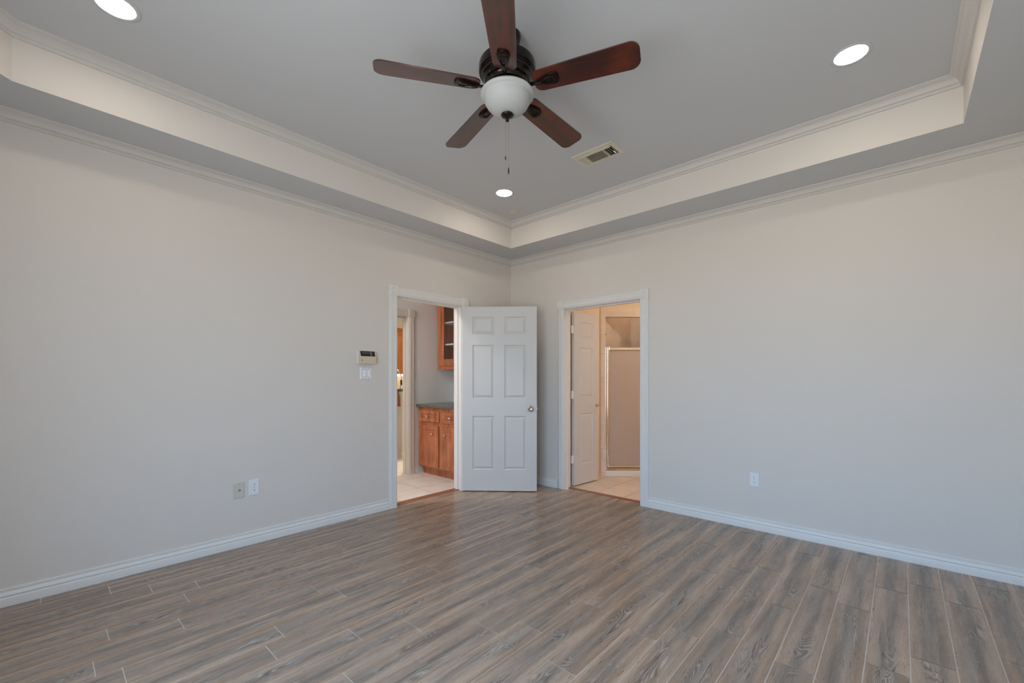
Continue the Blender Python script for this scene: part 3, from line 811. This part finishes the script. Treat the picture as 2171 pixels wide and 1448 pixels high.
obj('finial', B().lathe(Zr([(0.0, 2.566), (0.030, 2.5645), (0.032, 2.560), (0.029, 2.555), (0.020, 2.549), (0.010, 2.545), (0.007, 2.541), (0.0095, 2.537), (0.0095, 2.532), (0.005, 2.528), (0.0, 2.527)]), 36, cap=False), M['bronze'], fan, 50)
def chain(x, y, z0, z1, pend):
    b = B(); n = int((z0-z1-pend)/0.0048)
    b.lathe([(0.0009, z1+pend-FZ), (0.0009, z0-FZ)], 6, (x, y, 0))
    for i in range(n):
        z = z0-0.0024-i*0.0048
        b.lathe([(0, z-FZ-0.0021), (0.0017, z-FZ-0.001), (0.0017, z-FZ+0.001), (0, z-FZ+0.0021)], 6, (x, y, 0), cap=False)
    o = obj('pull_chain', b, M['nickel'], fan, 50)
    p = B().lathe([(0.0, z1-FZ), (0.0026, z1-FZ+0.002), (0.0036, z1-FZ+0.012), (0.003, z1-FZ+pend-0.01), (0.0016, z1-FZ+pend), (0.0, z1-FZ+pend+0.001)], 12, (x, y, 0), cap=False)
    obj('pull_pendant', p, M['bronze'], o, 60)
chain(-0.0062, -0.006, 2.530, 2.335, 0.020)
chain(0.0052, 0.004, 2.530, 2.262, 0.036)

def blade_b():
    pts = []
    r0, r1, w0, w1 = 0.142, 0.646, 0.058, 0.0695
    # root corners, long edges widening to the tip, rounded tip corners
    def arc(cx, cy, r, a0, a1, n=8): return [(cx+r*math.cos(a0+(a1-a0)*i/n), cy+r*math.sin(a0+(a1-a0)*i/n)) for i in range(n+1)]
    pts += arc(r0+0.034, -w0+0.034, 0.034, PI*1.0, PI*1.5)
    pts += arc(r1-0.046, -w1+0.046, 0.046, -PI/2, -0.18)
    pts += arc(r1-0.046, w1-0.046, 0.046, 0.18, PI/2)
    pts += arc(r0+0.034, w0-0.034, 0.034, PI*0.5, PI*1.0)
    return B().prism(pts, -0.0035, 0.0035, bev=0.0016)
def bracket_b():
    b = B()
    half = [(0.100, 0.010), (0.150, 0.0085), (0.170, 0.010), (0.190, 0.019), (0.214, 0.028), (0.240, 0.031), (0.258, 0.026), (0.266, 0.012)]
    b.prism(half+[(r, -w) for r, w in reversed(half)], -0.0125, -0.0040, bev=0.002)
    ring = [(0.176, 0.0), (0.188, 0.010), (0.206, 0.0165), (0.228, 0.0185), (0.244, 0.015), (0.248, 0.0), (0.244, -0.015), (0.228, -0.0185), (0.206, -0.0165), (0.188, -0.010)]
    b.tube([(r, w, -0.0135) for r, w in ring], 0.0034, 8, closed=True)
    b.tube([(0.150, 0, -0.013), (0.165, 0, -0.0145), (0.180, 0, -0.0135)], 0.006, 10)
    for r, w in ((0.202, 0.0), (0.232, 0.009), (0.232, -0.009)):
        b.lathe([(0.0, -0.0160), (0.003, -0.0152), (0.0042, -0.0130), (0.0042, -0.0120)], 10, (r, w, 0), cap=False)
    return b
bl = br = None
az0 = math.atan2(0.672, 0.741)               # azimuth of the picture's right in the world
for k, a in enumerate((-93.6, -21.6, 50.4, 122.4, 194.4)):
    R = Matrix.Translation((0, 0, 2.693-FZ)) @ Matrix.Rotation(az0+math.radians(a), 4, 'Z') @ Matrix.Rotation(math.radians(-12), 4, 'X')
    if bl is None:
        bl = obj('blade', blade_b(), M['blade'], fan, 40); br = obj('blade_iron', bracket_b(), M['bronze'], bl, 35); arm_me = None
        q, i2 = bl, br
    else:
        q = bl.copy(); C.objects.link(q); q.parent = fan; i2 = br.copy(); C.objects.link(i2); i2.parent = q
    q.matrix_local = R
    i2.matrix_local = Matrix.Identity(4)

# ------------------------------------------------------------------ recessed downlights
def downlight(loc, label):
    root = tag(empty('recessed_light', loc), label, 'ceiling light', 'recessed ceiling lights in the tray')
    obj('trim_ring', B().lathe([(0.0722, -0.0003), (0.090, -0.0003), (0.0905, -0.002), (0.088, -0.0038), (0.078, -0.0045), (0.0722, -0.0033), (0.0722, -0.0003)], 56, cap=False), M['soffit'], root, 40)
    obj('lens', B().lathe([(0.0, -0.0028), (0.0718, -0.0028), (0.0718, -0.0006), (0.0, -0.0006)], 56, cap=False), M['lens'], root)
    return root
l1 = downlight((0.868, -1.040, ZU), 'lit recessed light nearest the far tray corner, below the fan chain')
l2 = dup(l1, (3.400, -1.036, ZU), label='lit recessed light over the blank wall, beyond the ceiling vent')
l3 = dup(l1, (0.903, -3.705, ZU), label='largest lit recessed light, cut by the picture top over the thermostat wall')
l4 = dup(l1, (3.400, -3.690, ZU), label='lit recessed light above the photographer, out of the picture')
b = B(); b.box(0.046, 0.060, 0.0175, 0.0205, -0.0062, -0.0029, 0.0008)
obj('spring_clip', b, M['dark'], l3)
sf = tag(empty('ceiling_detector', (0.627, -0.636, ZU)), 'small round unlit off white disc on the ceiling by the tray corner', 'detector')
obj('rim', B().lathe([(0.036, -0.0003), (0.050, -0.0003), (0.050, -0.004), (0.044, -0.007), (0.036, -0.006)], 36), M['almond'], sf, 40)
obj('cover', B().lathe([(0.0, -0.004), (0.030, -0.0035), (0.0355, -0.001), (0.0, -0.0005)], 36, cap=False), M['soffit'], sf, 40)

# ------------------------------------------------------------------ ceiling register
VX0, VX1, VY0, VY1 = 1.692, 2.043, -1.158, -0.947
vx, vy = (VX0+VX1)/2, (VY0+VY1)/2; hx, hy = (VX1-VX0)/2, (VY1-VY0)/2
ve = tag(empty('ceiling_vent', (vx, vy, ZU)), 'beige metal air vent in the ceiling near the fan', 'vent')
ix, iy = hx-0.030, hy-0.030
b = B()
lo = [(hx, hy, -0.0005), (hx-0.004, hy-0.004, -0.006), (ix+0.004, iy+0.004, -0.010), (ix, iy, -0.009), (ix, iy, -0.0005)]
rings = [[b.v((sx*a, sy*c, z)) for sx, sy in ((1, 1), (-1, 1), (-1, -1), (1, -1))] for a, c, z in lo]
for p, q in zip(rings, rings[1:]):
    for i in range(4): b.face([p[i], p[(i+1) % 4], q[(i+1) % 4], q[i]])
obj('frame', b, M['vent'], ve)
b = B(); b.box(-ix, ix, -iy, iy, -0.0018, -0.0006); obj('dark_backing', b, M['dark'], ve)
c0, c1 = -ix+0.066, ix-0.080
b = B()
for i in range(7):
    y = -iy+0.028+i*(2*iy-0.034)/6.6
    b.prism([(y+0.0085, -0.004), (y, -0.013), (y+0.0018, -0.014), (y+0.0100, -0.003)], c0, c1, axis='x')
obj('centre_louvers', b, M['vent'], ve)
b = B()
for i in range(4):
    x = -ix+0.006+i*0.0155; b.prism([(x+0.010, -0.003), (x-0.001, -0.013), (x+0.001, -0.014), (x+0.012, -0.004)], -iy+0.024, iy-0.004, axis='y')
obj('side_louvers', b, M['vent'], ve)
b = B()
for i in range(4):
    x = c1+0.010+i*0.0185; b.prism([(x, -0.003), (x+0.009, -0.013), (x+0.011, -0.012), (x+0.002, -0.002)], -iy+0.012, iy-0.004, axis='y')
obj('side_louvers', b, M['vent'], ve)
b = B(); b.box(-ix+0.002, ix-0.004, -iy+0.002, -iy+0.020, -0.016, -0.003, 0.002); b.box(c0-0.006, c0-0.001, -iy+0.020, iy-0.003, -0.014, -0.003); b.box(c1+0.001, c1+0.006, -iy+0.020, iy-0.003, -0.014, -0.003); b.box(c0, c1, iy-0.008, iy-0.003, -0.014, -0.003)
obj('divider_bars', b, M['vent'], ve)
b = B(); b.box(ix-0.018, ix-0.010, 0.01, 0.045, -0.019, -0.012, 0.002); obj('damper_lever', b, M['plastic_lite'], ve)

# ------------------------------------------------------------------ things on the walls. local frame: x along the wall, y out of the wall (negative = towards room), z up
def wall_left_empty(name, y, z): return empty(name, (0.0005, y, z), PI/2)        # local x -> +y world, local -y -> +x world
def wall_back_empty(name, x, z): return empty(name, (x, -0.0005, z), 0.0)
# thermostat
th = tag(wall_left_empty('thermostat', -1.952, 1.428), 'beige thermostat with a black display above the double switch', 'thermostat')
b = B(); b.prism([(0, -0.058), (-0.046, -0.058), (-0.046, 0.006), (-0.030, 0.056), (-0.026, 0.058), (0, 0.058)], -0.078, 0.078, axis='x')
def yz_fix(bb): return bb
obj('body', b, M['beige'], th)
b = B(); b.prism([(0, -0.060), (-0.012, -0.060), (-0.012, 0.060), (0, 0.060)], -0.081, 0.081, axis='x', bev=0.002); obj('back_plate', b, M['plastic'], th)
nrm = Vector((0, -0.050, 0.016)).normalized()
def slope(bx, z_at, off=0.0):     # matrix that lays local XY on the slanted upper face
    f = (z_at-0.006)/0.050; y = -0.046+0.016*f
    up = Vector((0, 0.016, 0.050)).normalized(); n = Vector((0, -0.050, 0.016)).normalized()
    rot = Matrix((Vector((1, 0, 0)), up, n)).transposed().to_4x4()
    return Matrix.Translation(Vector((bx, y, z_at))+n*off) @ rot
b = B(); b.box(-0.070, 0.070, -0.023, 0.025, 0, 0.0014, 0.0005); b.bm.transform(slope(0, 0.030)); disp = obj('display_panel', b, M['black'], th)
b = B()
for i in range(11): b.box(-0.050+i*0.006, -0.0455+i*0.006, 0.004, 0.009, 0.0014, 0.0019)
b.bm.transform(slope(0, 0.030)); obj('display_text', b, M['grey_mark'], disp)
b = B()
for x, y, w in ((0.022, 0.012, 0.018), (0.026, 0.005, 0.012), (0.029, -0.005, 0.008), (0.024, -0.014, 0.014)): b.box(x, x+w, y-0.0015, y+0.002, 0.0014, 0.0019)
b.bm.transform(slope(0, 0.030)); obj('keypad_marks', b, M['almond'], disp)
b = B(); b.box(-0.066, -0.050, -0.0475, -0.046, -0.030, -0.026); obj('badge', b, M['black'], th)
b = B()
for x in (-0.008, 0.006, 0.020): b.box(x, x+0.009, -0.0485, -0.0462, 0.000, 0.005)
obj('button', b, M['almond'], th)

def plate(root, w, h, mat):
    b = B(); t = 0.006
    lo = [(w/2, h/2, 0), (w/2, h/2, 0.002), (w/2-0.005, h/2-0.005, t)]
    rings = [[b.v((sx*a, -d, sy*c)) for sx, sy in ((1, 1), (-1, 1), (-1, -1), (1, -1))] for a, c, d in lo]
    for p, q in zip(rings, rings[1:]):
        for i in range(4): b.face([p[i], p[(i+1) % 4], q[(i+1) % 4], q[i]])
    b.face(rings[-1]); b.face(rings[0])
    return obj('wall_plate', b, mat, root)
def screw(root, x, z, mat, r=0.003):
    b = B().lathe([(0.0, -0.0075), (r*0.7, -0.0073), (r, -0.0062), (r, -0.0055)], 14, (x, 0, z), 'y', cap=False)
    return obj('screw', b, mat, root, 40)
def outlet(root):
    plate(root, 0.072, 0.116, M['plastic'])
    for z in (0.0205, -0.0205):
        b = B(); pts = [(0.0172*math.cos(a), max(-0.0125, min(0.0125, 0.0172*math.sin(a)))) for a in [2*PI*i/32 for i in range(32)]]
        pts = [p for i, p in enumerate(pts) if i == 0 or (Vector(p)-Vector(pts[i-1])).length > 1e-5]
        b.prism([(x, z+y) for x, y in pts], -0.0085, -0.0055, axis='y')
        rc = obj('receptacle', b, M['plastic_lite'], root)
        b = B(); b.box(-0.0082, -0.0052, -0.0092, -0.0084, z-0.001, z+0.009); b.box(0.0052, 0.0082, -0.0092, -0.0084, z+0.000, z+0.008)
        b.lathe([(0.0, -0.0092), (0.0030, -0.0092), (0.0030, -0.0084)], 12, (0, 0, z-0.0070), 'y', cap=False)
        obj('slots', b, M['dark'], rc)
    screw(root, 0, 0, M['grey_mark'])
def outlet_label(o, l): return tag(o, l, 'outlet', 'white duplex outlets on the bedroom walls')
o1 = outlet_label(wall_left_empty('wall_outlet', -2.858, 0.420), 'white duplex outlet beside the almond cable plate'); outlet(o1)
o2 = dup(o1, (2.706, -0.0005, 0.405), 0.0, 'white duplex outlet alone on the wide blank wall')
cj = tag(wall_left_empty('cable_plate', -2.958, 0.416), 'almond cable jack plate beside the white outlet', 'wall plate')
plate(cj, 0.071, 0.117, M['almond'])
obj('coax_connector', B().lathe([(0.0095, -0.0055), (0.0095, -0.0085), (0.0055, -0.009), (0.0055, -0.016), (0.0, -0.016)], 18, (0, 0, 0), 'y', cap=False), M['nickel'], cj, 30)
screw(cj, 0, 0.042, M['grey_mark']); screw(cj, 0, -0.042, M['almond'])
sw = tag(wall_left_empty('light_switch', -1.948, 1.283), 'white double rocker light switch under the thermostat', 'light switch')
plate(sw, 0.118, 0.112, M['plastic'])
for x, tilt in ((-0.023, 1), (0.023, -1)):
    b = B(); b.prism([(-0.0055, -0.033), (-0.0075-0.002*(tilt < 0), -0.033), (-0.0075, 0.0), (-0.0075-0.002*(tilt > 0), 0.033), (-0.0055, 0.033)], x-0.0165, x+0.0165, axis='x')
    obj('rocker', b, M['plastic_lite'], sw)
    b = B(); b.box(x-0.0185, x+0.0185, -0.0064, -0.0055, -0.0355, -0.0335); b.box(x-0.0185, x+0.0185, -0.0064, -0.0055, 0.0335, 0.0355); b.box(x-0.0185, x-0.0170, -0.0064, -0.0055, -0.0335, 0.0335); b.box(x+0.0170, x+0.0185, -0.0064, -0.0055, -0.0335, 0.0335)
    obj('rocker_gap', b, M['grey_mark'], sw)
    screw(sw, x, 0.048, M['grey_mark']); screw(sw, x, -0.048, M['grey_mark'])
